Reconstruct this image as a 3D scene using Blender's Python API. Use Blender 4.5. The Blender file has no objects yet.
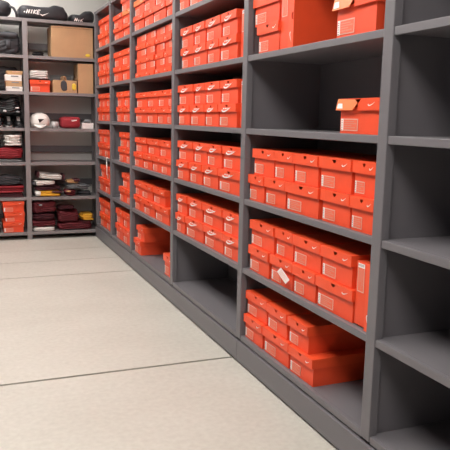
import bpy, bmesh, math, random
from mathutils import Vector, Matrix, noise
random.seed(11)
PI = math.pi
scene = bpy.context.scene
COL = scene.collection

# ------------------------------------------------------------------ materials
def mat(name, col, rough=0.6, metal=0.0, bump=0.0, bscale=60.0, var=0.0, vscale=6.0, spec=0.5, sheen=0.0):
    m = bpy.data.materials.new(name); m.use_nodes = True
    nt = m.node_tree; b = nt.nodes['Principled BSDF']
    b.inputs['Base Color'].default_value = (*col, 1)
    b.inputs['Roughness'].default_value = rough
    b.inputs['Metallic'].default_value = metal
    b.inputs['Specular IOR Level'].default_value = spec
    if sheen: b.inputs['Sheen Weight'].default_value = sheen
    tc = nt.nodes.new('ShaderNodeTexCoord')
    if var > 0:
        n = nt.nodes.new('ShaderNodeTexNoise'); n.inputs['Scale'].default_value = vscale
        n.inputs['Detail'].default_value = 6
        nt.links.new(tc.outputs['Object'], n.inputs['Vector'])
        r = nt.nodes.new('ShaderNodeValToRGB')
        r.color_ramp.elements[0].position = 0.3; r.color_ramp.elements[1].position = 0.7
        r.color_ramp.elements[0].color = (*[c*(1-var) for c in col], 1)
        r.color_ramp.elements[1].color = (*[min(1, c*(1+var)) for c in col], 1)
        nt.links.new(n.outputs['Fac'], r.inputs['Fac'])
        nt.links.new(r.outputs['Color'], b.inputs['Base Color'])
    if bump > 0:
        n2 = nt.nodes.new('ShaderNodeTexNoise'); n2.inputs['Scale'].default_value = bscale
        n2.inputs['Detail'].default_value = 4
        nt.links.new(tc.outputs['Object'], n2.inputs['Vector'])
        bp = nt.nodes.new('ShaderNodeBump'); bp.inputs['Strength'].default_value = bump
        bp.inputs['Distance'].default_value = 0.004
        nt.links.new(n2.outputs['Fac'], bp.inputs['Height'])
        nt.links.new(bp.outputs['Normal'], b.inputs['Normal'])
    return m

M = {}
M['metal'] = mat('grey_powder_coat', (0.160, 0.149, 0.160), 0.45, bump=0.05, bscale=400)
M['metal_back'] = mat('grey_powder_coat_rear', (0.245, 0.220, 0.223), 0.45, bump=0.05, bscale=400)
M['orange'] = mat('orange_card', (0.84, 0.075, 0.022), 0.5, bump=0.03, bscale=120, var=0.06, vscale=9)
M['orange_lid'] = mat('orange_lid_card', (0.90, 0.088, 0.026), 0.42, bump=0.03, bscale=120, var=0.05, vscale=9)
M['amber'] = mat('amber_card', (0.90, 0.20, 0.05), 0.45, var=0.05)  # lighter orange card: light on lifted flaps and lid highlights painted into its colour
M['white'] = mat('white_print', (0.85, 0.80, 0.78), 0.5)
M['pinkwhite'] = mat('pale_print', (0.78, 0.42, 0.34), 0.5)
M['labelfill'] = mat('label_orange', (0.83, 0.15, 0.075), 0.5)
M['labelprint'] = mat('label_print', (0.72, 0.24, 0.17), 0.5)
M['greyprint'] = mat('grey_print', (0.30, 0.20, 0.20), 0.6)
M['paint'] = mat('white_wall_paint', (0.80, 0.775, 0.74), 0.8, bump=0.05, bscale=200)
M['ceil'] = mat('ceiling_tile', (0.45, 0.45, 0.45), 0.9, bump=.1, bscale=150)
M['greypaint'] = mat('grey_wall_paint', (0.16, 0.16, 0.17), 0.8, bump=.05, bscale=200)
M['joint'] = mat('dark_joint', (0.035, 0.032, 0.03), 0.9)
M['kraft'] = mat('kraft_cardboard', (0.52, 0.315, 0.165), 0.75, bump=0.06, bscale=80, var=0.08)
M['kraft_in'] = mat('kraft_inside', (0.30, 0.17, 0.085), 0.8, var=0.1)
M['yellow'] = mat('yellow_sticker', (0.85, 0.62, 0.06), 0.5)
M['black'] = mat('black_nylon', (0.028, 0.027, 0.032), 0.55, bump=0.4, bscale=35, var=0.3)
M['blackrub'] = mat('black_leather', (0.014, 0.013, 0.015), 0.4, bump=0.2, bscale=40)
M['dkgrey'] = mat('charcoal_fabric', (0.06, 0.06, 0.068), 0.85, bump=0.3, bscale=90, var=0.2)
M['midgrey'] = mat('grey_fabric', (0.22, 0.23, 0.24), 0.85, bump=0.3, bscale=90, var=0.2)
M['maroon'] = mat('maroon_fabric', (0.155, 0.016, 0.024), 0.75, bump=0.35, bscale=70, var=0.25)
M['dkmaroon'] = mat('dark_maroon_fabric', (0.075, 0.013, 0.02), 0.8, bump=0.35, bscale=70, var=0.25)
M['red'] = mat('red_fabric', (0.33, 0.018, 0.028), 0.7, bump=0.3, bscale=70, var=0.2)
M['cloth'] = mat('white_fabric', (0.82, 0.78, 0.74), 0.85, bump=0.3, bscale=70, var=0.06)
M['gold'] = mat('gold_fabric', (0.80, 0.40, 0.025), 0.75, bump=0.3, bscale=70, var=0.12)
M['tan'] = mat('tan_fabric', (0.60, 0.36, 0.17), 0.8, bump=0.3, bscale=70, var=0.12)
M['capwhite'] = mat('white_cap_shell', (0.84, 0.79, 0.75), 0.4)
M['plastic'] = mat('clouded_plastic', (0.55, 0.53, 0.52), 0.25)
M['lamp_body'] = mat('lamp_white_steel', (0.8, 0.8, 0.8), 0.5)

def floor_mat():
    m = bpy.data.materials.new('sealed_concrete'); m.use_nodes = True
    nt = m.node_tree; b = nt.nodes['Principled BSDF']; L = nt.links
    tc = nt.nodes.new('ShaderNodeTexCoord')
    n1 = nt.nodes.new('ShaderNodeTexNoise'); n1.inputs['Scale'].default_value = 1.6; n1.inputs['Detail'].default_value = 9; n1.inputs['Roughness'].default_value = 0.62
    n2 = nt.nodes.new('ShaderNodeTexNoise'); n2.inputs['Scale'].default_value = 38; n2.inputs['Detail'].default_value = 5
    mp = nt.nodes.new('ShaderNodeMapping'); mp.inputs['Scale'].default_value = (0.8, 1.2, 1)
    L.new(tc.outputs['Object'], mp.inputs['Vector'])
    L.new(mp.outputs['Vector'], n1.inputs['Vector']); L.new(tc.outputs['Object'], n2.inputs['Vector'])
    r = nt.nodes.new('ShaderNodeValToRGB')
    r.color_ramp.elements[0].position = 0.30; r.color_ramp.elements[0].color = (0.505, 0.475, 0.420, 1)
    r.color_ramp.elements[1].position = 0.70; r.color_ramp.elements[1].color = (0.572, 0.542, 0.486, 1)
    L.new(n1.outputs['Fac'], r.inputs['Fac'])
    mx = nt.nodes.new('ShaderNodeMix'); mx.data_type = 'RGBA'; mx.blend_type = 'OVERLAY'; mx.inputs['Factor'].default_value = 0.16
    L.new(r.outputs['Color'], mx.inputs[6]); L.new(n2.outputs['Fac'], mx.inputs[7])
    L.new(mx.outputs[2], b.inputs['Base Color'])
    b.inputs['Roughness'].default_value = 0.5
    b.inputs['Specular IOR Level'].default_value = 0.35
    bp = nt.nodes.new('ShaderNodeBump'); bp.inputs['Strength'].default_value = 0.06; bp.inputs['Distance'].default_value = 0.003
    L.new(n2.outputs['Fac'], bp.inputs['Height']); L.new(bp.outputs['Normal'], b.inputs['Normal'])
    return m
M['floor'] = floor_mat()

# ------------------------------------------------------------------ helpers
def bx(bm, x0, x1, y0, y1, z0, z1, mi=0):
    vs = [bm.verts.new((x, y, z)) for x in (x0, x1) for y in (y0, y1) for z in (z0, z1)]
    for f in ((0,1,3,2), (4,6,7,5), (0,4,5,1), (2,3,7,6), (0,2,6,4), (1,5,7,3)):
        fc = bm.faces.new([vs[i] for i in f]); fc.material_index = mi

def prism(bm, pts, d, mi=0):
    """pts: list of 3-vectors (planar polygon); extruded along vector d."""
    a = [bm.verts.new(p) for p in pts]; d = Vector(d)
    b = [bm.verts.new(Vector(p) + d) for p in pts]
    n = len(a)
    fs = [bm.faces.new(a), bm.faces.new(b[::-1])]
    for i in range(n):
        fs.append(bm.faces.new((a[i], b[i], b[(i+1) % n], a[(i+1) % n])))
    for f in fs: f.material_index = mi

def blob(bm, c, r, n=4.0, seg=(14, 10, 6), amp=0.0, freq=3.0, seed=0, rot=0.0, droop=0.0, mi=0):
    """soft superellipsoid lump with wrinkles: cushions, cloth, bags."""
    grid = {}
    def key(i, j, k): return (i, j, k)
    nx, ny, nz = seg; cr, sr = math.cos(rot), math.sin(rot)
    def pt(i, j, k):
        kk = (i, j, k)
        if kk in grid: return grid[kk]
        v = Vector((2*i/nx-1, 2*j/ny-1, 2*k/nz-1))
        m = max(abs(v.x), abs(v.y), abs(v.z))
        s = (abs(v.x)**n + abs(v.y)**n + abs(v.z)**n) ** (1/n)
        u = v / s * m if s else v
        p = Vector((u.x*r[0], u.y*r[1], u.z*r[2]))
        if amp:
            q = Vector((p.x*freq/0.1, p.y*freq/0.1, p.z*freq/0.1)) * 0.3 + Vector((seed*7.3, seed*3.1, seed*1.7))
            p += noise.noise_vector(q) * amp
            p += u.normalized() * noise.noise(q*0.4) * amp * 1.5
        p.z -= droop * (u.x**2)
        w = Vector((p.x*cr - p.y*sr, p.x*sr + p.y*cr, p.z)) + Vector(c)
        grid[kk] = bm.verts.new(w); return grid[kk]
    def q(a, b, c_, d):
        f = bm.faces.new((pt(*a), pt(*b), pt(*c_), pt(*d))); f.material_index = mi; f.smooth = True
    for i in range(nx):
        for j in range(ny):
            q((i,j,0), (i,j+1,0), (i+1,j+1,0), (i+1,j,0)); q((i,j,nz), (i+1,j,nz), (i+1,j+1,nz), (i,j+1,nz))
    for i in range(nx):
        for k in range(nz):
            q((i,0,k), (i+1,0,k), (i+1,0,k+1), (i,0,k+1)); q((i,ny,k), (i,ny,k+1), (i+1,ny,k+1), (i+1,ny,k))
    for j in range(ny):
        for k in range(nz):
            q((0,j,k), (0,j,k+1), (0,j+1,k+1), (0,j+1,k)); q((nx,j,k), (nx,j+1,k), (nx,j+1,k+1), (nx,j,k+1))

def tube(bm, pts, r, n=8, mi=0):
    rings = []
    P = [Vector(p) for p in pts]
    for i, p in enumerate(P):
        t = (P[min(i+1, len(P)-1)] - P[max(i-1, 0)]).normalized()
        a = t.cross(Vector((0, 0, 1)) if abs(t.z) < .9 else Vector((1, 0, 0))).normalized(); b = t.cross(a)
        rings.append([bm.verts.new(p + (a*math.cos(2*PI*k/n) + b*math.sin(2*PI*k/n))*r) for k in range(n)])
    for A, B in zip(rings, rings[1:]):
        for k in range(n):
            f = bm.faces.new((A[k], A[(k+1) % n], B[(k+1) % n], B[k])); f.smooth = True; f.material_index = mi
    bm.faces.new(rings[0][::-1]); bm.faces.new(rings[-1])

def obj(name, bm, mats, parent=None, bevel=0.0, loc=None):
    if not isinstance(mats, (list, tuple)): mats = [mats]
    bmesh.ops.recalc_face_normals(bm, faces=bm.faces)
    me = bpy.data.meshes.new(name); bm.to_mesh(me); bm.free()
    for m in mats: me.materials.append(m)
    o = bpy.data.objects.new(name, me); COL.objects.link(o)
    if parent: o.parent = parent
    if loc: o.location = loc
    if bevel:
        bv = o.modifiers.new('bevel', 'BEVEL'); bv.width = bevel; bv.segments = 2; bv.limit_method = 'ANGLE'
    return o

def tag(o, label, cat, group=None):
    o['label'] = label; o['category'] = cat
    if group: o['group'] = group
    return o

def thing(name, label, cat, loc=(0, 0, 0), rot=(0, 0, 0), group=None):
    o = bpy.data.objects.new(name, None); COL.objects.link(o)
    o.location = loc; o.rotation_euler = rot; o.empty_display_size = 0.05
    return tag(o, label, cat, group)

def structure(name, bm, m, bevel=0.0):
    o = obj(name, bm, m, bevel=bevel); o['kind'] = 'structure'; return o

# ------------------------------------------------------------------ the room
XL, XR, YN, YF, ZC = -3.4, 0.47, -3.4, 5.34, 2.95
bm = bmesh.new()
seams = [-3.4, -1.75, 1.225, 3.32, 3.87, 4.36, 5.34]
for i, (a, b) in enumerate(zip(seams, seams[1:])):
    g0 = 0.0 if i == 0 else 0.0
    w = {1: .004, 2: .0095, 3: .0065, 4: .0055, 5: .0045}
    lo = a + w.get(i, 0); hi = b - w.get(i+1, 0)
    bx(bm, XL, XR, lo, hi, -0.10, 0.0)
bx(bm, XL, XR, YN, YF, -0.14, -0.012, 1)
structure('floor', bm, [M['floor'], M['joint']])
bm = bmesh.new(); bx(bm, XL-.1, XR+.1, YF, YF+.1, -.14, ZC+.1); structure('wall_back', bm, M['paint'])
bm = bmesh.new(); bx(bm, XR, XR+.1, YN-.1, YF, -.14, ZC+.1); structure('wall_right', bm, M['paint'])
bm = bmesh.new(); bx(bm, XL-.1, XL, YN-.1, YF, -.14, ZC+.1); structure('wall_left', bm, M['greypaint'])
bm = bmesh.new(); bx(bm, XL, XR, YN-.1, YN, -.14, ZC+.1); structure('wall_front', bm, M['greypaint'])
bm = bmesh.new(); bx(bm, XL, XR, YN, YF, ZC, ZC+.1); structure('ceiling', bm, M['ceil'])

# ------------------------------------------------------------------ long shelving run on the right
UY = [4.901, 4.199, 3.437, 2.305, 1.150, 0.0, -1.15]
LV = [0.151, 0.507, 0.854, 1.200, 1.545, 1.899, 2.259]
DEP = 0.42
run = thing('shelving_unit', 'long grey metal shelving run filled with orange shoeboxes along the right wall', 'shelving', (0, 0, 0))
for k, y in enumerate(UY):
    bm = bmesh.new()
    bx(bm, -0.004, 0.030, y-.0265, y+.0265, 0.130, LV[6])
    bx(bm, 0.0302, DEP-.0102, y-.012, y+.012, 0.130, LV[6])
    obj('upright', bm, M['metal'], run, bevel=.003)
for a, b in zip(UY, UY[1:]):
    for i, z in enumerate(LV):
        bm = bmesh.new()
        bx(bm, 0.0, 0.018, b+.027, a-.027, z-.027, z)
        bx(bm, 0.0182, DEP-.0105, b+.0125, a-.0125, z-.020, z-.0003)
        if i < 6: bx(bm, DEP-.020, DEP-.0106, b+.0125, a-.0125, z, z+.014)
        obj('shelf', bm, M['metal'], run, bevel=.002)
    bm = bmesh.new(); bx(bm, DEP-.010, DEP, b+.001, a-.001, 0.10, LV[6]); obj('back_panel', bm, M['metal'], run)
for a, b in ((4.93, 3.437), (3.437, 1.150), (1.150, -1.18)):
    bm = bmesh.new(); bx(bm, -0.008, 0.012, b+.0012, a-.0012, 0.012, 0.116); obj('kick_plate', bm, M['metal'], run, bevel=.002)
bm = bmesh.new(); bx(bm, 0.0125, DEP, -1.176, 4.926, 0.0, 0.112); bx(bm, 0.013, 0.05, -1.17, 4.92, 0.112, 0.124); obj('base', bm, M['joint'], run)

# ------------------------------------------------------------------ shoeboxes
W, H, D = 0.22, 0.124, 0.33          # the pattern box
SK = 0.042                           # lid skirt
ROOTS = {}
X0 = .0105
def notch(w0, w1, z0, z1, r, x):     # lid front with a half round finger hole hanging from its top fold
    e = .0002; zt = z1-.0065
    pts = [(x, w0, z0), (x, w1, z0), (x, w1, z1), (x, e, z1), (x, e, zt), (x, r, zt)]
    pts += [(x, r*math.cos(t), zt-r*.95*math.sin(t)) for t in [PI*i/10 for i in range(1, 10)]]
    pts += [(x, -r, zt), (x, -e, zt), (x, -e, z1), (x, w0, z1)]
    return pts
def swoosh(bm, cy, cz, s, vk=1.0, x=-.0006, t=-.0008):
    # one curved tick, thick belly, long tail, in the y-z plane (left of the picture is +y)
    top = [(-.52, .22), (-.2, .06), (.1, -.035), (.28, -.045), (.36, .0), (.36, .07)]
    low = [(.44, .0), (.43, -.09), (.30, -.16), (.10, -.14), (-.2, .0)]
    prism(bm, [(x, cy + a*s, cz + b*s*vk) for a, b in top + low], (t, 0, 0))
def size_label(bm, w):
    # sticker: white bar-code strip at its left, thin white border, rows of small print
    yl = w/2 - .010; lw = .094; z0 = .010; z1 = .053; x = -.0
    def r(a, b, c, d, mi, e=.0006): bx(bm, X0-.0004-e, X0+.0001, yl-b, yl-a, c, d, mi)
    r(0, lw, z0, z1, 1)
    r(0, .014, z0, z1, 0, .001)
    r(.013, lw, z1-.0035, z1, 3, .001); r(.013, lw, z0, z0+.003, 3, .001); r(lw-.003, lw, z0, z1, 3, .001)
    for i, (a, b) in enumerate(((.018, .072), (.018, .084), (.018, .060), (.018, .080), (.018, .052))):
        zz = z1 - .0095 - i*.0072
        r(a, b, zz-.0024, zz+.0006, 4, .0011)
    for i in range(6): r(.0025, .010, z1-.006-i*.0065-.0022, z1-.006-i*.0065, 2, .0016)
def make_box(kind):
    root = thing('shoebox', 'x', 'shoebox')
    bm = bmesh.new(); w = W/2 - .0050; t = .0025; x0 = X0
    bx(bm, x0, D-.003, -w, w, 0, t)
    bx(bm, x0, x0+t, -w, w, t, H-.030)
    bx(bm, D-.003-t, D-.003, -w, w, t, H-.004)
    bx(bm, x0+t, D-.003-t, -w, -w+t, t, H-.004); bx(bm, x0+t, D-.003-t, w-t, w, t, H-.004)
    body = obj('body', bm, M['orange'], root)
    bm = bmesh.new(); size_label(bm, W); obj('size_label', bm, [M['white'], M['labelfill'], M['greyprint'], M['pinkwhite'], M['labelprint']], body)
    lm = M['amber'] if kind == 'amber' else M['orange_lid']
    bm = bmesh.new(); w = W/2; t = .0018
    bx(bm, t, D, -w, w, H-t, H)
    bx(bm, D-t, D, -w, w, H-SK, H-t)
    bx(bm, t, D-t, -w, -w+t, H-SK, H-t); bx(bm, t, D-t, w-t, w, H-SK, H-t)
    if kind != 'flap':
        prism(bm, notch(-w, w, H-SK, H, .0130, 0.0), (t, 0, 0))
    else:
        pts = [(0, -w, H-SK), (0, 0, H-SK), (0, 0, H-.017), (0, -.009, H-.013), (0, -.0125, H-.004), (0, -w, H)]
        prism(bm, pts, (t, 0, 0))
    lid = obj('lid', bm, lm, root)
    if kind == 'flap':
        c, s = math.cos(.2), math.sin(.2)
        def fp(y, d): return (-d*s, y, H - d*c)
        bm = bmesh.new()
        prism(bm, [fp(w, 0), fp(w+.002, SK), fp(.018, SK), fp(-.002, .018), fp(.0125, .004)], (t*c, 0, -t*s))
        fl = obj('front_flap', bm, M['amber'], root); fl['label'] = 'lid flap lifted outwards'  # same card as the lid, tinted lighter for the light it catches
        bm = bmesh.new(); prism(bm, [fp(w-.006, .018), fp(w-.004, .036), fp(w-.036, .036), fp(w-.030, .018)], (-.0008, 0, .0006))
        obj('logo', bm, M['white'], fl)
    bm = bmesh.new()
    if kind == 'wide':
        swoosh(bm, .006, H-.0335, .118, .62)
        for k in range(4):
            y = .040 - k*.021
            prism(bm, [(-.0006, y, H-.0285), (-.0006, y-.013, H-.0285), (-.0006, y-.016, H-.0215), (-.0006, y-.003, H-.0215)], (-.0008, 0, 0))
        obj('logo', bm, M['white'], lid)
    else:
        swoosh(bm, -.070, H-.022, .036); obj('logo', bm, M['white'], lid)
    return root
def dup(root):
    r = root.copy(); COL.objects.link(r)
    for ch in root.children:
        c = ch.copy(); COL.objects.link(c); c.parent = r
        for g in ch.children:
            d = g.copy(); COL.objects.link(d); d.parent = c
    return r
GRP = 'orange shoeboxes'
def place(kind, x, y, z, w, h, d, label, rz=0.0, stand=None):
    """front lower edge centre of the box at x, y, z; w along the shelf."""
    if kind not in ROOTS: ROOTS[kind] = o = make_box(kind)
    else: o = dup(ROOTS[kind])
    o.scale = (d/D, w/W, h/H)
    if stand == 'cw':                # stood on its side, lid to the right of the picture
        o.rotation_euler = (PI/2, 0, rz); o.location = (x, y + h/2, z + w/2)
    elif stand == 'flip':            # upside down
        o.rotation_euler = (PI, 0, rz); o.location = (x, y, z + h)
    else:
        o.rotation_euler = (0, 0, rz); o.location = (x, y, z)
    tag(o, label, 'shoebox', GRP)
    return o

CELLS = [
    ('B4', 0.128, [[1.059, 0.828], [1.117, 0.846]]),
    ('B3', 0.125, [[0.314, 0.045]]),
    ('B2', 0.125, [[1.117, 0.931, 0.716, 0.42, 0.196, 0.039], [1.085, 0.853, 0.659, 0.438, 0.201, 0.045]]),
    ('B1', 0.125, [[1.093, 0.851, 0.622, 0.422, 0.146], [1.086, 0.816, 0.64, 0.4, 0.164]]),
    ('B0', 0.12, [[1.117, 0.891, 0.626, 0.407], [1.117, 0.874, 0.653, 0.467]]),
    ('C5', 0.122, [[2.257, 2.071, 1.767, 1.51, 1.272]]),
    ('C4', 0.122, [[2.204, 1.974, 1.733, 1.533, 1.293], [2.22, 1.99, 1.783, 1.536, 1.31]]),
    ('C3', 0.122, [[2.254, 2.015, 1.766, 1.543, 1.277], [2.27, 1.976, 1.766, 1.523, 1.288]]),
    ('C2', 0.122, [[2.263, 2.02, 1.783, 1.524, 1.203], [2.258, 1.961, 1.724, 1.481, 1.221]]),
    ('C1', 0.122, [[2.272, 2.085, 1.749, 1.43, 1.194], [2.272, 2.062, 1.783, 1.462, 1.211]]),
    ('D5', 0.114, [[3.404, 3.103, 2.857, 2.538, 2.382], [3.404, 3.119, 2.821, 2.531, 2.399]]),
    ('D4', 0.104, [[3.343, 3.043, 2.799, 2.576, 2.393], [3.359, 3.059, 2.814, 2.591, 2.409], [3.359, 3.06, 2.816, 2.594, 2.412]]),
    ('D3', 0.114, [[3.375, 3.011, 2.741, 2.508, 2.361], [3.359, 3.027, 2.731, 2.49, 2.377]]),
    ('D2', 0.114, [[3.404, 3.125, 2.867, 2.632, 2.373], [3.391, 3.009, 2.699, 2.411]]),
    ('D1', 0.114, [[3.404, 3.092, 2.78, 2.431], [3.404, 3.168, 2.85, 2.542]]),
    ('D0', 0.114, [[3.392, 3.166], [3.325, 3.105]]),
    ('E5', 0.106, [[4.152, 3.784, 3.489], [4.166, 3.818, 3.504], [3.853, 3.521]]),
    ('E4', 0.127, [[4.14, 3.807, 3.507], [4.155, 3.841, 3.522]]),
    ('E3', 0.127, [[4.025, 3.756, 3.508], [4.04, 3.76, 3.524]]),
    ('E2', 0.127, [[3.972, 3.668, 3.482], [3.928, 3.666, 3.525]]),
    ('E1', 0.127, [[3.938, 3.671, 3.494], [3.836, 3.527]]),
    ('E0', 0.134, [[4.067, 3.787, 3.53], [4.082, 3.802, 3.563]]),
    ('F5', 0.129, [[4.835, 4.522, 4.278], [4.799, 4.537, 4.293]]),
    ('F4', 0.132, [[4.851, 4.653, 4.465, 4.288], [4.865, 4.643, 4.457, 4.303]]),
    ('F3', 0.129, [[4.867, 4.666, 4.477, 4.289], [4.868, 4.681, 4.492, 4.304]]),
    ('F2', 0.129, [[4.868, 4.559, 4.285], [4.868, 4.622, 4.344]]),
    ('F1', 0.129, [[4.868, 4.548, 4.282], [4.784, 4.515, 4.332]]),
    ('F0', 0.134, [[4.81, 4.512, 4.269], [4.868, 4.575, 4.319]]),
]
BAY = {'B': 'nearest stocked bay', 'C': 'second stocked bay', 'D': 'middle stocked bay', 'E': 'narrow fourth bay', 'F': 'farthest corner bay'}
SHELF = ['bottom shelf', 'second shelf up', 'third shelf up', 'fourth shelf up', 'fifth shelf up', 'sixth shelf up']
ORD = ['first', 'second', 'third', 'fourth', 'fifth']
DUE = {1: ['only'], 2: ['left', 'right'], 3: ['left', 'middle', 'right']}
for key, h, rows in CELLS:
    b, lev = key[0], int(key[1])
    maxw = {'B': .30, 'C': .32}.get(b, .34)
    prev = None
    for r, ys in enumerate(rows):
        n = len(ys) - 1
        for i in range(n):
            a, c = ys[i], ys[i+1]
            w = min(a - c - .009, maxw); yc = (a + c)/2
            kind, stand = 'plain', None
            if b == 'C': kind = 'wide'
            if key == 'D4': stand = 'flip'
            if key == 'B3': kind = 'flap'
            if key in ('E5', 'D5') and r == 1 and i == (1 if b == 'E' else 0): kind = 'amber'  # yellow highlights on these lids are put into the lid colour
            row = {1: '', 2: ['lower row, ', 'upper row, '][min(r, 1)], 3: ['bottom row, ', 'middle row, ', 'top row, '][r]}[len(rows)]
            pos = ORD[i] + ' from left' if n > 3 else DUE[n][i]
            lead = 'amber-lidded shoebox' if kind == 'amber' else 'upside-down orange shoebox' if stand else 'orange shoebox'
            lab = '%s, %s, %s%s, %s' % (lead, pos, row, SHELF[lev], BAY[b])
            if key == 'B3': lab = 'orange shoebox with half its lid flap lifted, alone on a shelf'
            if key == 'D0': lab = ['orange shoebox under another at the left, bottom shelf, middle stocked bay', 'orange shoebox on top of another at the left, bottom shelf, middle stocked bay'][r]
            if key == 'B4': lab = ['orange shoebox low at the left, fifth shelf up, nearest stocked bay', 'orange shoebox atop another at the left, fifth shelf up, nearest stocked bay'][r]
            rz = random.uniform(-.018, .018) if w < .28 else random.uniform(-.008, .008)
            if (key, r, i) in (('B0', 0, 2), ('B0', 1, 2)): rz = .02
            ins = (.008 if r == 0 else .013) + random.uniform(0, .007)
            w -= abs(rz)*.30
            place(kind, ins, yc, LV[lev] + r*(h+.0012) + .0006, w, h, .33, lab, rz, stand)
# boxes that stand on end, or alone
place('plain', .014, .087, LV[1]+.0006, .245, .116, .33, 'orange shoebox stood on its side by the upright, second shelf up, nearest stocked bay', 0, 'cw')
place('plain', .014, .762, LV[4]+.0006, .262, .138, .33, 'orange shoebox stood on its side mid shelf, fifth shelf up, nearest stocked bay', 0, 'cw')
place('flap', .012, .235, LV[4]+.0006, .262, .150, .33, 'big orange shoebox with lifted lid flap, right end of the fifth shelf', 0)
place('plain', .020, 1.233, LV[4]+.0006, .240, .095, .33, 'orange shoebox stood on its side at right, fifth shelf up, second stocked bay', 0, 'cw')
place('plain', .020, 1.224, LV[3]+.0006, .240, .085, .33, 'orange shoebox stood on its side at right, fourth shelf up, second stocked bay', 0, 'cw')
place('plain', .010, 2.435, LV[0]+.0006, .205, .150, .33, 'tall orange shoebox alone by the right upright, bottom shelf, middle stocked bay', 0)

# loose tag and hanging lace
bm = bmesh.new(); U_ = Vector((0, -.085, -.036)); V_ = Vector((0, .036, -.026)); O_ = -(U_+V_)*.5
prism(bm, [O_, O_+U_, O_+U_+V_, O_+V_], (-.0006, 0, 0))
for k in range(4):
    a = O_ + V_*(.18 + k*.2) + Vector((-.0006, 0, 0))
    prism(bm, [a+U_*.12, a+U_*(.85-.1*(k % 2)), a+U_*(.85-.1*(k % 2))+V_*.07, a+U_*.12+V_*.07], (-.0004, 0, 0), 1)
tg = obj('paper_tag', bm, [M['white'], M['pinkwhite']], loc=(.004, .683, .567)); tag(tg, 'crooked white paper tag stuck on shoeboxes, second shelf up, nearest stocked bay', 'tag')
bm = bmesh.new()
tube(bm, [(0, .030, .006), (-.004, .020, .016), (-.008, .004, .008), (-.008, -.010, -.03), (-.007, -.016, -.075), (-.008, -.012, -.115), (-.008, -.014, -.150)], .004)
tube(bm, [(0, -.034, .010), (-.005, -.022, .018), (-.0085, -.006, .004), (-.0095, -.004, -.04), (-.0085, -.010, -.08)], .004)
ln = obj('lace', bm, M['cloth'], loc=(-.0045, 4.335, .846)); tag(ln, 'white lace dangling from a shelf edge in the farthest corner bay', 'lace')
# dark soft pouch behind the flapped box
bm = bmesh.new(); blob(bm, (0, 0, 0), (.055, .115, .045), 2.6, (10, 14, 6), .010, 2.0, 5)
pc = obj('pouch', bm, M['dkmaroon'], loc=(.265, .175, LV[3]+.125+.058)); tag(pc, 'dark soft pouch lying on the lone shoebox with lifted flap', 'pouch')

# ------------------------------------------------------------------ rear shelving unit
BY, BD = 4.932, 0.36
BL = [0.077, 0.429, 0.778, 1.115, 1.466, 1.811, 2.157]
back = thing('shelving_unit', 'grey open-backed metal shelving across the far wall, holding clothes and bags', 'shelving', (0, BY, 0))
UX = [0.050, -0.667, -1.55]
for x in UX:
    bm = bmesh.new(); w = .024
    bx(bm, x-w, x+w, 0.0, .03, 0.0, 2.1565)
    bx(bm, x-.012, x+.012, .0302, BD-.032, 0.06, 2.1562)
    bx(bm, x-w, x+w, BD-.03, BD, 0.0, 2.1565)
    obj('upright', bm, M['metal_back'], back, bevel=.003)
for b, a in zip(UX, UX[1:]):
    for i, z in enumerate(BL):
        bm = bmesh.new()
        bx(bm, a+.0245, b-.0245, .001, .016, z-.030, z)
        bx(bm, a+.0125, b-.0125, .0301, BD-.0325, z-.016, z-.0005); bx(bm, a+.0245, b-.0245, .0162, .0300, z-.016, z-.0005)
        bx(bm, a+.0245, b-.0245, BD-.016, BD-.001, z-.030, z)
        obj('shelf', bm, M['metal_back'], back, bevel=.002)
        if i < 6:
            bm = bmesh.new(); bx(bm, a+.0245, b-.0245, BD-.012, BD-.002, z+.085, z+.150); obj('rear_rail', bm, M['metal'], back, bevel=.002)
Y0 = BY
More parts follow.
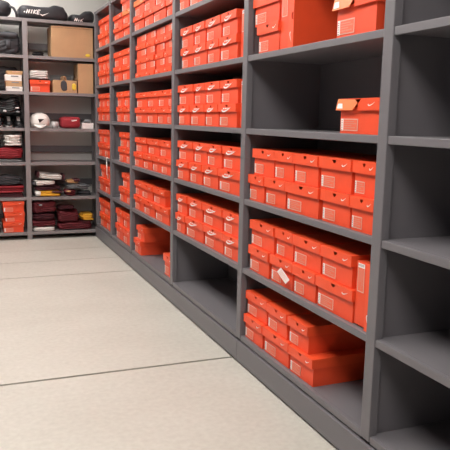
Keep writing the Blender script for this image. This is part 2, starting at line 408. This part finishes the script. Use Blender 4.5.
def soft(name, label, cat, x0, x1, z, h, col, seed=0, layers=1, depth=.26, n=4.5, amp=.006, yin=.012, tilt=0.0, group=None, rot=0.0, droop=0.0, extra=None, freq=1.6):
    """folded cloth: stacked soft slabs whose fold faces the room; the extra bands are parts."""
    t = None
    w = x1 - x0; hl = h/layers
    bm = bmesh.new(); mats = [M[col]]
    rr = random.Random(seed)
    crum = n < 3.9
    L = layers if crum else layers*2
    hl = h/L
    for k in range(L):
        dw = rr.uniform(-.016, .006); off = rr.uniform(-.010, .010)
        if crum: blob(bm, (off, depth/2 + rr.uniform(0, .012), hl*(k+.5)), (w/2 - .004 + dw*.5, depth/2 - .004, hl*.62), n+2.2, (30, 12, 16), amp*1.2, freq*2.2, seed*3+k, rot + rr.uniform(-.05, .05), droop)
        else: blob(bm, (off, depth/2 + rr.uniform(0, .012), hl*(k+.5)), (w/2 - .006 + dw, depth/2, hl*.56), n+2.5, (20, 10, 4), amp*.8, freq, seed*3+k, rot + rr.uniform(-.03, .03), droop)
    if crum:                          # slumped folds that run across the front, and an uneven top
        for v in bm.verts:
            nx_ = noise.noise(Vector((v.co.x*9, seed*2.7, 0))); nz_ = noise.noise(Vector((v.co.x*5, v.co.z*8, seed*1.3)))
            ph = v.co.z/.030*2*PI + 7*nx_ + 4*nz_
            v.co.y += .011*math.sin(ph)*(1 if v.co.y < depth/2 else -1)
            v.co.x += .005*math.sin(ph*.7 + 2)
            v.co.z *= 1 + .22*noise.noise(Vector((v.co.x*8, v.co.y*5, seed*4.1)))
    zl = min(v.co.z for v in bm.verts); zh = max(v.co.z for v in bm.verts); xm = max(abs(v.co.x) for v in bm.verts); ym = min(v.co.y for v in bm.verts); yM = max(v.co.y for v in bm.verts)
    for v in bm.verts:
        v.co.z = (v.co.z - zl)*h/(zh - zl); v.co.x *= ((w/2-.001)/xm if crum else min(1, (w/2-.001)/xm)); v.co.y = (v.co.y-ym)*min(1, depth/(yM-ym))
    if extra is None:
        o = obj(name, bm, mats, loc=((x0+x1)/2, Y0+yin, z+.0005)); o.rotation_euler[1] = tilt
        return tag(o, label, cat, group)
    t = thing(name, label, cat, ((x0+x1)/2, Y0+yin, z+.0005), (0, tilt, 0), group)
    obj('cloth', bm, mats, t)
    for nm, c2, (u0, u1), (v0, v1) in extra:
        bm = bmesh.new()
        blob(bm, (w*((u0+u1)/2-.5), depth/2-.006, h*(v0+v1)/2), (w*(u1-u0)/2, depth/2, h*(v1-v0)/2), 4.5, (8, 8, 3), amp*.6, freq, seed+50)
        obj(nm, bm, M[c2], t)
    return t
CL = 'folded clothes on the far shelving'

# top of the unit: two duffel bags and a rounded bag
def duffel(label, x0, x1, z0, h, humps, seed, y0, d, col='black'):
    t = thing('duffel_bag', label, 'bag', ((x0+x1)/2, Y0+y0, z0), group='bags on top of the far shelving')
    bm = bmesh.new(); w = x1-x0
    nx, ny, nz = 30, 12, 7
    blob(bm, (0, d/2, h/2), (w/2, d/2, h/2), 5.0, (nx, ny, nz), .007, 1.2, seed)
    lo = min(v.co.z for v in bm.verts)
    for v in bm.verts:
        f = max(0.0, (v.co.z - lo)/h); u = v.co.x/w + .5
        k = 1.0
        for i in range(len(humps)-1):
            (ua, ha), (ub, hb) = humps[i], humps[i+1]
            if ua <= u <= ub:
                s = (u-ua)/(ub-ua); s = s*s*(3-2*s); k = ha + (hb-ha)*s
        if u < humps[0][0]: k = humps[0][1]
        if u > humps[-1][0]: k = humps[-1][1]
        v.co.z = (v.co.z - lo)*k
    obj('bag_body', bm, M[col], t)
    return t
d1 = duffel('long slumped black duffel with white italic lettering atop the far shelving', -.722, -.242, BL[6]+.001, .140, [(0, .80), (.05, 1.0), (.42, .90), (.58, .93), (.72, 1.10), (.88, 1.04), (.95, .72), (1, .55)], 3, .004, .30)
def strokes(parent, name, x0, z0, sc, y, letters):
    bm = bmesh.new()
    for k, segs in enumerate(letters):
        for (a, b, c, d) in segs:
            p = Vector((x0 + (k*.9 + a + b*.35)*sc, y, z0 + b*sc)); q = Vector((x0 + (k*.9 + c + d*.35)*sc, y, z0 + d*sc))
            n = Vector((-(q-p).z, 0, (q-p).x)).normalized()*sc*.13
            prism(bm, [p+n, q+n, q-n, p-n], (0, -.003, 0))
    return obj(name, bm, M['white'], parent)
N_ = [(0, 0, 0, 1), (0, 1, .6, 0), (.6, 0, .6, 1)]; I_ = [(.3, 0, .3, 1)]; K_ = [(0, 0, 0, 1), (0, .5, .6, 1), (0, .5, .6, 0)]; E_ = [(0, 0, 0, 1), (0, 1, .6, 1), (0, .5, .5, .5), (0, 0, .6, 0)]
SW = [(-.2, .4, .1, 0), (.1, 0, .9, .5)]
strokes(d1, 'lettering', -.200, .046, .036, .002, [[(.2, .2, .45, .45)], N_, I_, K_, E_])
bm = bmesh.new(); prism(bm, [(-.060, .003, .058), (-.02, .003, .040), (.045, .003, .062), (-.018, .003, .028)], (0, -.003, 0)); obj('logo', bm, M['white'], d1)
d2 = duffel('low black bag with white lettering at right end atop the far shelving', -.226, .008, BL[6]+.001, .110, [(0, .68), (.35, .62), (.65, .95), (.85, 1.0), (1, .9)], 8, .006, .28)
strokes(d2, 'lettering', -.085, .004, .032, .001, [N_, I_, K_])
t = thing('duffel_bag', 'rounded black bag at the left end atop the far shelving', 'bag', (-.93, Y0+.01, BL[6]+.001), group='bags on top of the far shelving')
bm = bmesh.new(); blob(bm, (-.015, .14, .085), (.165, .13, .083), 2.8, (16, 12, 8), .006, 1.2, 13); obj('bag_body', bm, M['black'], t)
bm = bmesh.new(); tube(bm, [(.13, .02, .10), (.165, .01, .085), (.185, .012, .05), (.192, .02, .03), (.196, .05, .013)], .012); obj('strap', bm, M['dkgrey'], t)

# right half, second row from the top: large carton and a dark glove
def carton(label, x0, x1, z, h, d, y, kind):
    t = thing('cardboard_box', label, 'box', ((x0+x1)/2, Y0+y, z+.0006), group='brown cardboard boxes')
    w = (x1-x0)/2; bm = bmesh.new(); th = .005
    if kind == 'open':
        bx(bm, -w, w, 0, d, 0, th); bx(bm, -w, w, 0, th, th, h); bx(bm, -w, w, d-th, d, th, h)
        bx(bm, -w, -w+th, th, d-th, th, h); bx(bm, w-th, w, th, d-th, th, h)
    else:
        bx(bm, -w, w, 0, d, 0, h)
    obj('body', bm, M['kraft'], t, bevel=.003)
    return t, w
t, w = carton('large closed brown carton with yellow sticker on the upper far shelf', -.420, -.012, BL[5], .296, .30, .015, 'closed')
bm = bmesh.new(); blob(bm, (.150, -.001, .030), (.024, .0012, .014), 2.2, (10, 2, 6), 0, 1, 1); obj('sticker', bm, M['yellow'], t)
bm = bmesh.new(); bx(bm, -w, w, .148, .152, .296, .2972); bx(bm, -w*.98, w*.98, .0, .0008, .278, .283); obj('top_flap', bm, M['kraft_in'], t)
soft('crumpled_cloth', 'small black crumpled cloth lying left of the large brown carton', 'cloth', -.60, -.47, BL[5], .045, 'blackrub', 4, 1, .12, 2.4, .012, .03)

# right half, third row: white garment on an orange box, open carton, tall carton
place('plain', 0, 0, 0, .195, .115, .30, 'orange shoebox under a folded white shirt on the far shelving')
sb = [o for o in COL.objects if o.get('label', '').startswith('orange shoebox under a folded white')][0]
sb.rotation_euler = (0, 0, PI/2); sb.location = (-.535, Y0+.012, BL[4]+.0006)
soft('folded_shirt', 'white folded shirt on the orange shoebox beside the open carton', 'shirt', -.640, -.448, BL[4]+.118, .096, 'cloth', 21, 1, .27, 3.7, .005, .018, group=CL, extra=[('lining', 'dkgrey', (.02, .98), (.0, .20))])
t, w = carton('open brown carton with dark print and yellow sticker, left of tall carton', -.412, -.178, BL[4], .122, .26, .012, 'open')
bm = bmesh.new(); blob(bm, (-.008, -.0005, .068), (.036, .0012, .052), 2.4, (12, 2, 10), .004, 3, 2); obj('print', bm, M['dkgrey'], t)
bm = bmesh.new(); blob(bm, (.088, -.0012, .060), (.022, .0014, .036), 2.4, (10, 2, 8), .004, 3, 3); obj('sticker', bm, M['yellow'], t)
bm = bmesh.new(); prism(bm, [(-.117, .245, .122), (.105, .245, .122), (.105, .262, .185), (-.117, .262, .185)], (0, .004, 0)); obj('top_flap', bm, M['midgrey'], t)
bm = bmesh.new(); prism(bm, [(.112, .02, .122), (.112, .24, .122), (.126, .24, .185), (.126, .02, .150)], (.003, 0, 0)); obj('top_flap', bm, M['kraft_in'], t)
bm = bmesh.new(); blob(bm, (0, 0, .03), (.028, .03, .03), 2.3, (8, 8, 6), .006, 2, 8); o = obj('crumpled_paper', bm, M['kraft_in'], loc=(-.300, Y0+.09, BL[4]+.100)); tag(o, 'brown crumpled paper poking out of the open carton', 'paper')
o.scale = (1, 1, 1)
carton('tall plain brown carton at the right end of the far shelf', -.166, -.014, BL[4], .292, .28, .012, 'closed')

# right half, fourth row: white cap, cup, red bag, white box
t = thing('cap', 'white cap with dark triangular emblem beside the grey upright', 'cap', (-.537, Y0+.10, BL[3]+.001))
bm = bmesh.new()
blob(bm, (0, 0, .064), (.098, .085, .086), 2.3, (16, 14, 12), .002, 1.5, 3)
for v in bm.verts:
    if v.co.z < .018: v.co.z = .018 + (v.co.z-.018)*.1
obj('crown', bm, M['capwhite'], t)
bm = bmesh.new()
n = 14; up = []; 
A_ = [(-.072 + .150*i/n, -.060 - .030*math.sin(PI*i/n), .040 - .010*math.sin(PI*i/n)) for i in range(n+1)]
B_ = [(-.060 + .110*i/n, -.078 - .055*math.sin(PI*i/n), .024 - .020*math.sin(PI*min(1, i/n*1.1))) for i in range(n+1)]
va = [bm.verts.new(p) for p in A_]; vb = [bm.verts.new(p) for p in B_]
vc = [bm.verts.new(Vector(p)-Vector((0, 0, .004))) for p in A_]; vd = [bm.verts.new(Vector(p)-Vector((0, 0, .004))) for p in B_]
for i in range(n):
    for q in ((va[i], va[i+1], vb[i+1], vb[i]), (vc[i], vd[i], vd[i+1], vc[i+1]), (vb[i], vb[i+1], vd[i+1], vd[i]), (va[i], vc[i], vc[i+1], va[i+1])):
        f = bm.faces.new(q); f.smooth = True
bm.faces.new((va[0], vb[0], vd[0], vc[0])); bm.faces.new((va[n], vc[n], vd[n], vb[n]))
lo = min(v.co.z for v in bm.verts)
for v in bm.verts: v.co.z -= min(lo, 0) if v.co.z < .02 else 0
obj('brim', bm, M['capwhite'], t)
bm = bmesh.new(); prism(bm, [(-.024, -.0885, .088), (.034, -.0855, .088), (-.012, -.0905, .050)], (0, .006, 0)); obj('emblem', bm, M['blackrub'], t)
t = thing('cup', 'clouded plastic cup between the white cap and the red bag', 'cup', (-.392, Y0+.07, BL[3]+.0006))
bm = bmesh.new()
prof = [(.030, 0), (.036, .062), (.0335, .062), (.028, .004)]
rings = [[bm.verts.new((r*math.cos(2*PI*k/20), r*math.sin(2*PI*k/20), z)) for k in range(20)] for r, z in prof]
for A, B in zip(rings, rings[1:]):
    for k in range(20): bm.faces.new((A[k], A[(k+1) % 20], B[(k+1) % 20], B[k])).smooth = True
bm.faces.new(rings[0][::-1]); bm.faces.new(rings[-1]); obj('cup_body', bm, M['plastic'], t)
bm = bmesh.new(); pts = [(.037*math.cos(2*PI*k/20), .037*math.sin(2*PI*k/20), .0622) for k in range(20)]; prism(bm, pts, (0, 0, .005)); obj('rim', bm, M['plastic'], t)
t = thing('zip_bag', 'red bag with small white logo between cup and white box', 'bag', (-.240, Y0+.02, BL[3]+.0006))
bm = bmesh.new(); blob(bm, (0, .10, .058), (.100, .10, .058), 5.5, (16, 10, 8), .004, 1.4, 31)
lo = min(v.co.z for v in bm.verts)
for v in bm.verts: v.co.z -= lo
obj('bag_body', bm, M['red'], t)
bm = bmesh.new(); prism(bm, [(-.002, -.004, .076), (.016, -.004, .070), (.060, -.004, .080), (.055, -.004, .088), (.01, -.004, .083)], (0, -.0015, 0)); obj('logo', bm, M['white'], t)
t = thing('small_box', 'small white box at the right end of the shelf beside red bag', 'box', (-.073, Y0+.012, BL[3]+.0006))
bm = bmesh.new(); bx(bm, -.056, .056, 0, .12, 0, .050); obj('body', bm, M['white'], t, bevel=.002)
bm = bmesh.new(); bx(bm, -.058, .058, -.002, .122, .040, .058); obj('lid', bm, M['white'], t, bevel=.002)
soft('pouch', 'grey crumpled pouch on top of the small white box', 'pouch', -.112, -.018, BL[3]+.0592, .036, 'midgrey', 41, 1, .08, 2.6, .006, .03)

# right half, sixth row: jerseys in two piles
z = BL[1]
soft('folded_jersey', 'gold folded jersey with white trim at the bottom of the left pile', 'jersey', -.600, -.335, z+.001, .058, 'gold', 51, 1, .24, 4, .006, .012, group=CL, extra=[('trim', 'cloth', (-.02, .20), (.10, 1.0)), ('waistband', 'dkmaroon', (.55, 1.0), (.60, .98))])
soft('folded_jersey', 'dark maroon folded jersey on the gold one in the left pile', 'jersey', -.605, -.324, z+.062, .046, 'dkmaroon', 52, 1, .24, 3.6, .006, .016, group=CL)
soft('folded_jersey', 'crumpled white and grey jersey second from top of the left pile', 'jersey', -.622, -.400, z+.110, .052, 'cloth', 53, 1, .22, 3.2, .010, .016, group=CL, extra=[('trim', 'dkgrey', (-.05, .16), (.02, .8)), ('lining', 'dkmaroon', (.4, 1.02), (.0, .35))])
soft('folded_jersey', 'bright white jersey slanting on top of the left pile', 'jersey', -.580, -.318, z+.172, .066, 'cloth', 54, 1, .23, 3.8, .006, .016, tilt=.09, group=CL, extra=[('trim', 'dkmaroon', (-.03, .06), (.1, 1.05)), ('cuff', 'dkmaroon', (.94, 1.02), (.0, .95))])
soft('folded_jersey', 'maroon jersey with gold print at the bottom of the right pile', 'jersey', -.318, -.190, z, .066, 'maroon', 55, 2, .22, 3.6, .007, .012, group=CL, extra=[('print', 'tan', (.12, .55), (.62, .90))])
soft('folded_jersey', 'grey folded jersey drooping at the right of the right pile', 'jersey', -.300, -.045, z+.072, .050, 'midgrey', 56, 2, .22, 3.6, .007, .014, tilt=.10, group=CL)
soft('folded_jersey', 'dark charcoal jersey under the drooping grey jersey', 'jersey', -.185, -.030, z, .048, 'dkgrey', 59, 1, .22, 3.6, .007, .03, group=CL)
soft('folded_jersey', 'tan jersey on top of the right pile on the far shelving', 'jersey', -.300, -.165, z+.132, .038, 'tan', 57, 1, .18, 3.4, .006, .016, group=CL, extra=[('collar', 'dkmaroon', (.55, 1.05), (.45, 1.1))])

# right half, bottom row: maroon clothes
z = BL[0]
soft('folded_shirt', 'white folded shirt at the bottom left under maroon clothes', 'shirt', -.642, -.405, z, .040, 'cloth', 61, 1, .27, 5, .003, .008, group=CL)
soft('folded_trousers', 'flat maroon trousers on the white shirt, bottom far shelf', 'trousers', -.645, -.385, z+.042, .066, 'maroon', 62, 1, .27, 3.7, .006, .010, group=CL)
soft('folded_jacket', 'dark maroon jacket in the middle of the left bottom pile', 'jacket', -.645, -.392, z+.110, .066, 'dkmaroon', 63, 1, .26, 3.5, .010, .012, group=CL)
soft('folded_jacket', 'bulky maroon jacket on top of the left bottom pile', 'jacket', -.645, -.390, z+.178, .130, 'maroon', 64, 1, .26, 3.5, .010, .012, group=CL, extra=[('zip', 'midgrey', (.30, .42), (.62, .74))])
soft('folded_trousers', 'wide flat maroon trousers under the right bottom pile', 'trousers', -.384, -.016, z, .082, 'maroon', 65, 1, .28, 3.7, .006, .010, group=CL)
soft('folded_jacket', 'square maroon jacket between left pile and yellow shirt', 'jacket', -.386, -.156, z+.084, .125, 'maroon', 66, 1, .26, 3.8, .006, .014, group=CL)
soft('scarf', 'dark crumpled scarf on the square maroon jacket, bottom far shelf', 'scarf', -.385, -.200, z+.211, .045, 'dkmaroon', 67, 1, .2, 2.6, .012, .02)
soft('folded_shirt', 'bright yellow folded shirt at the right end, bottom far shelf', 'shirt', -.152, -.014, z+.094, .066, 'gold', 68, 2, .24, 4, .005, .012, group=CL)
soft('folded_jersey', 'dark maroon jersey under the bright yellow shirt', 'jersey', -.150, -.016, z+.0785+.002, .010, 'dkmaroon', 69, 1, .24, 4, .002, .012, group=CL)

# left half (cut by the frame)
z = BL[5]
soft('gear_bag', 'black shiny gear bag on the upper left far shelf', 'bag', -1.08, -.700, z, .235, 'black', 71, 1, .28, 3.0, .014, .012, extra=[('patch', 'dkgrey', (.62, .74), (.22, .62)), ('flap', 'dkgrey', (.30, .92), (.66, .90))])  # patch and flap are grey highlights on the black bag, put in as colour
z = BL[4]
soft('gear_bag', 'black bag on the shelf behind the white and brown boxes', 'bag', -1.08, -.706, z, .25, 'black', 72, 1, .15, 3.0, .010, .17)
yy = .012; zz = z
for k, (x0, x1, h, m, lab) in enumerate(((-.852, -.700, .044, 'cloth', 'flat white box at the bottom of the small stack'), (-.855, -.704, .052, 'kraft', 'brown flat box second from the bottom of the small stack'),
        (-.862, -.706, .058, 'cloth', 'white flat box second from the top of the small stack'), (-.846, -.697, .034, 'tan', 'orange-brown flat box on top of the small stack'))):
    t = thing('flat_box', lab, 'box', ((x0+x1)/2, Y0+yy, zz+.0006), group='small stacked boxes on the far shelf')
    w = (x1-x0)/2
    bm = bmesh.new(); bx(bm, -w+.002, w-.002, .002, .138, 0, h*.7); obj('body', bm, M[m], t, bevel=.0015)
    bm = bmesh.new(); bx(bm, -w, w, 0, .14, h*.55, h-.001); obj('lid', bm, M[m], t, bevel=.0015)
    bm = bmesh.new(); bx(bm, -w*.3, w*.6, -.0008, .0016, h*.62, h*.82); obj('print', bm, M['pinkwhite' if m == 'tan' else 'midgrey'], t)
    zz += h + .0012
place('plain', 0, 0, 0, .20, .118, .30, 'orange shoebox cut by the picture edge beside the small stack')
sb = [o for o in COL.objects if o.get('label', '').startswith('orange shoebox cut by')][0]
sb.rotation_euler = (0, 0, PI/2); sb.location = (-1.012, Y0+.010, z+.0006); sb.scale.x = .148/D
# cleats
z = BL[3]
def shoe(x, zz, y, rz, lab, flip=1):
    t = thing('shoe', lab, 'shoe', (x, Y0+y, zz), (0, 0, rz), group='black and white sports shoes')
    bm = bmesh.new()
    n = 14; sec = []
    for i in range(n+1):
        u = i/n; L_ = .27
        wd = .036*(.55 + .75*math.sin(PI*min(1, max(.12, u*.92+.08)))**.6) if 0 < u < 1 else .018
        ht = .105 - .060*min(1, max(0, (u-.28)/.45))**.8
        if i == 0: ht *= .75
        if i == n: ht *= .55
        sec.append([bm.verts.new((u*L_, wd*math.cos(a), .014 + ht*(.5+.5*math.sin(a))*1.0)) for a in [2*PI*k/12 for k in range(12)]])
    for A, B in zip(sec, sec[1:]):
        for k in range(12): bm.faces.new((A[k], A[(k+1) % 12], B[(k+1) % 12], B[k])).smooth = True
    bm.faces.new(sec[0][::-1]); bm.faces.new(sec[-1]); obj('upper', bm, M['blackrub'], t)
    bm = bmesh.new(); blob(bm, (.135, 0, .009), (.142, .037, .009), 3.2, (14, 8, 2)); obj('sole', bm, M['white' if flip > 0 else 'dkgrey'], t)
    bm = bmesh.new()
    for s in (-1, 1):
        prism(bm, [(.10, s*.0385, .050), (.14, s*.0395, .040), (.20, s*.036, .052), (.135, s*.0395, .030)], (0, s*.003, 0))
    obj('logo', bm, M['white'], t)
    bm = bmesh.new()
    for k in range(4): bx(bm, .105+k*.022, .113+k*.022, -.016, .016, .098-k*.011, .108-k*.011)
    obj('laces', bm, M['white'], t)
    return t
n = 0
SH = [('black sports shoe on the rear left of the shoe shelf', -.831, 0, .30, -PI/2, 1), ('black sports shoe lying nearest the grey upright, shoe shelf', -.738, 0, .295, -PI/2, -1),
      ('black sports shoe third from the grey upright, shoe shelf', -.924, 0, .295, -PI/2, 1)]
for lab, x, dz, y, rz, fl in SH:
    shoe(x, z+.0006, y, rz, lab.replace('on the rear left of', 'second from the grey upright,').replace(', the shoe', ', shoe'), fl)
soft('gear_bag', 'black crumpled bag piled on top of the sports shoes', 'bag', -1.08, -.700, z+.116, .185, 'blackrub', 76, 2, .27, 3.0, .016, .015, extra=[('buckle', 'white', (.50, .58), (.18, .28)), ('tab', 'white', (.80, .90), (.36, .44)), ('tag', 'midgrey', (.82, .92), (.16, .24))])
z = BL[2]
soft('folded_sweatshirt', 'bright red folded sweatshirt under the white clothes, left', 'sweatshirt', -1.08, -.696, z+.028, .118, 'red', 81, 1, .30, 3.7, .007, .012, group=CL)
soft('folded_shirt', 'grey shirt flat beneath the bright red sweatshirt, left', 'shirt', -1.08, -.702, z, .026, 'midgrey', 80, 1, .27, 4, .003, .016, group=CL)
soft('folded_shirt', 'black folded shirt on the red sweatshirt, left of white shirts', 'shirt', -1.06, -.905, z+.148, .085, 'blackrub', 82, 1, .26, 3.5, .008, .016, tilt=.0, group=CL)
soft('folded_shirt', 'loose white shirts slumped on the red sweatshirt beside a black shirt', 'shirt', -.900, -.698, z+.148, .125, 'cloth', 83, 3, .30, 2.2, .010, .002, tilt=.0, group=CL)
z = BL[1]
soft('folded_shirt', 'grey shirt at the bottom of the lower left pile', 'shirt', -1.08, -.704, z, .040, 'dkmaroon', 84, 2, .27, 4, .006, .014, group=CL)
soft('folded_sweatshirt', 'red folded sweatshirt under the charcoal one, lower left', 'sweatshirt', -1.08, -.694, z+.045, .068, 'red', 85, 2, .27, 4, .007, .010, group=CL)
soft('folded_sweatshirt', 'charcoal sweatshirt on top of the lower left pile', 'sweatshirt', -1.08, -.706, z+.115, .105, 'dkgrey', 86, 1, .26, 3.4, .010, .012, group=CL)
z = BL[0]
for k, (x0, x1, h) in enumerate(((-.920, -.722, .104), (-.905, -.712, .096), (-.920, -.715, .110))):
    lab = 'orange shoebox, %s of three stacked at lower left on the far shelving' % ('bottom', 'middle', 'top')[k]
    o = place('plain', 0, 0, 0, x1-x0, h, .30, lab); o.rotation_euler = (0, 0, PI/2); o.location = ((x0+x1)/2, Y0+.010, z+.0006)
    z += h + .0012
soft('folded_jacket', 'dark jacket left of the three stacked shoeboxes, lower left', 'jacket', -1.22, -.935, BL[0], .16, 'dkmaroon', 88, 2, .27, 3.4, .010, .012, group=CL)

# ------------------------------------------------------------------ light
LAMP = 6.0; EXPO = 1.06
def troffer(x, y, power, label, ly=1.2, lx=.30):
    t = thing('ceiling_light', label, 'lamp', (x, y, ZC))
    bm = bmesh.new(); th = .02
    bx(bm, -lx/2-th, lx/2+th, -ly/2-th, -ly/2, -.07, 0); bx(bm, -lx/2-th, lx/2+th, ly/2, ly/2+th, -.07, 0)
    bx(bm, -lx/2-th, -lx/2, -ly/2, ly/2, -.07, 0); bx(bm, lx/2, lx/2+th, -ly/2, ly/2, -.07, 0)
    obj('frame', bm, M['lamp_body'], t)
    m = bpy.data.materials.new('lamp_diffuser'); m.use_nodes = True
    b = m.node_tree.nodes['Principled BSDF']
    b.inputs['Base Color'].default_value = (.9, .9, .88, 1)
    b.inputs['Emission Color'].default_value = (1.0, .965, .92, 1); b.inputs['Emission Strength'].default_value = power
    bm = bmesh.new(); bx(bm, -lx/2, lx/2, -ly/2, ly/2, -.055, -.05); obj('diffuser', bm, m, t)
for y, nm in ((-2.3, 'behind the camera'), (-.55, 'nearest the near end of the shelving'), (1.15, 'over the middle of the aisle'), (2.85, 'second from the far wall'), (4.4, 'nearest the far wall')):
    troffer(-1.25, y, LAMP, 'fluorescent ceiling light over the aisle, ' + nm, 1.2, .9)
w = bpy.data.worlds.new('World'); scene.world = w; w.use_nodes = True
w.node_tree.nodes['Background'].inputs['Color'].default_value = (.9, .92, 1, 1)
w.node_tree.nodes['Background'].inputs['Strength'].default_value = 0.3

cam = bpy.data.cameras.new('camera'); co = bpy.data.objects.new('camera', cam); COL.objects.link(co)
co.location = (-1.301, -1.830, 1.242)
co.rotation_euler = (math.radians(80.8399), math.radians(-1.2632), math.radians(-21.9379))
cam.sensor_width = 36; cam.sensor_fit = 'HORIZONTAL'; cam.lens = 36*655.768/450; cam.clip_start = .05
scene.camera = co
vs = scene.view_settings
vs.view_transform = 'Standard'; vs.look = 'None'; vs.gamma = 1; vs.use_curve_mapping = False
vs.exposure = EXPO
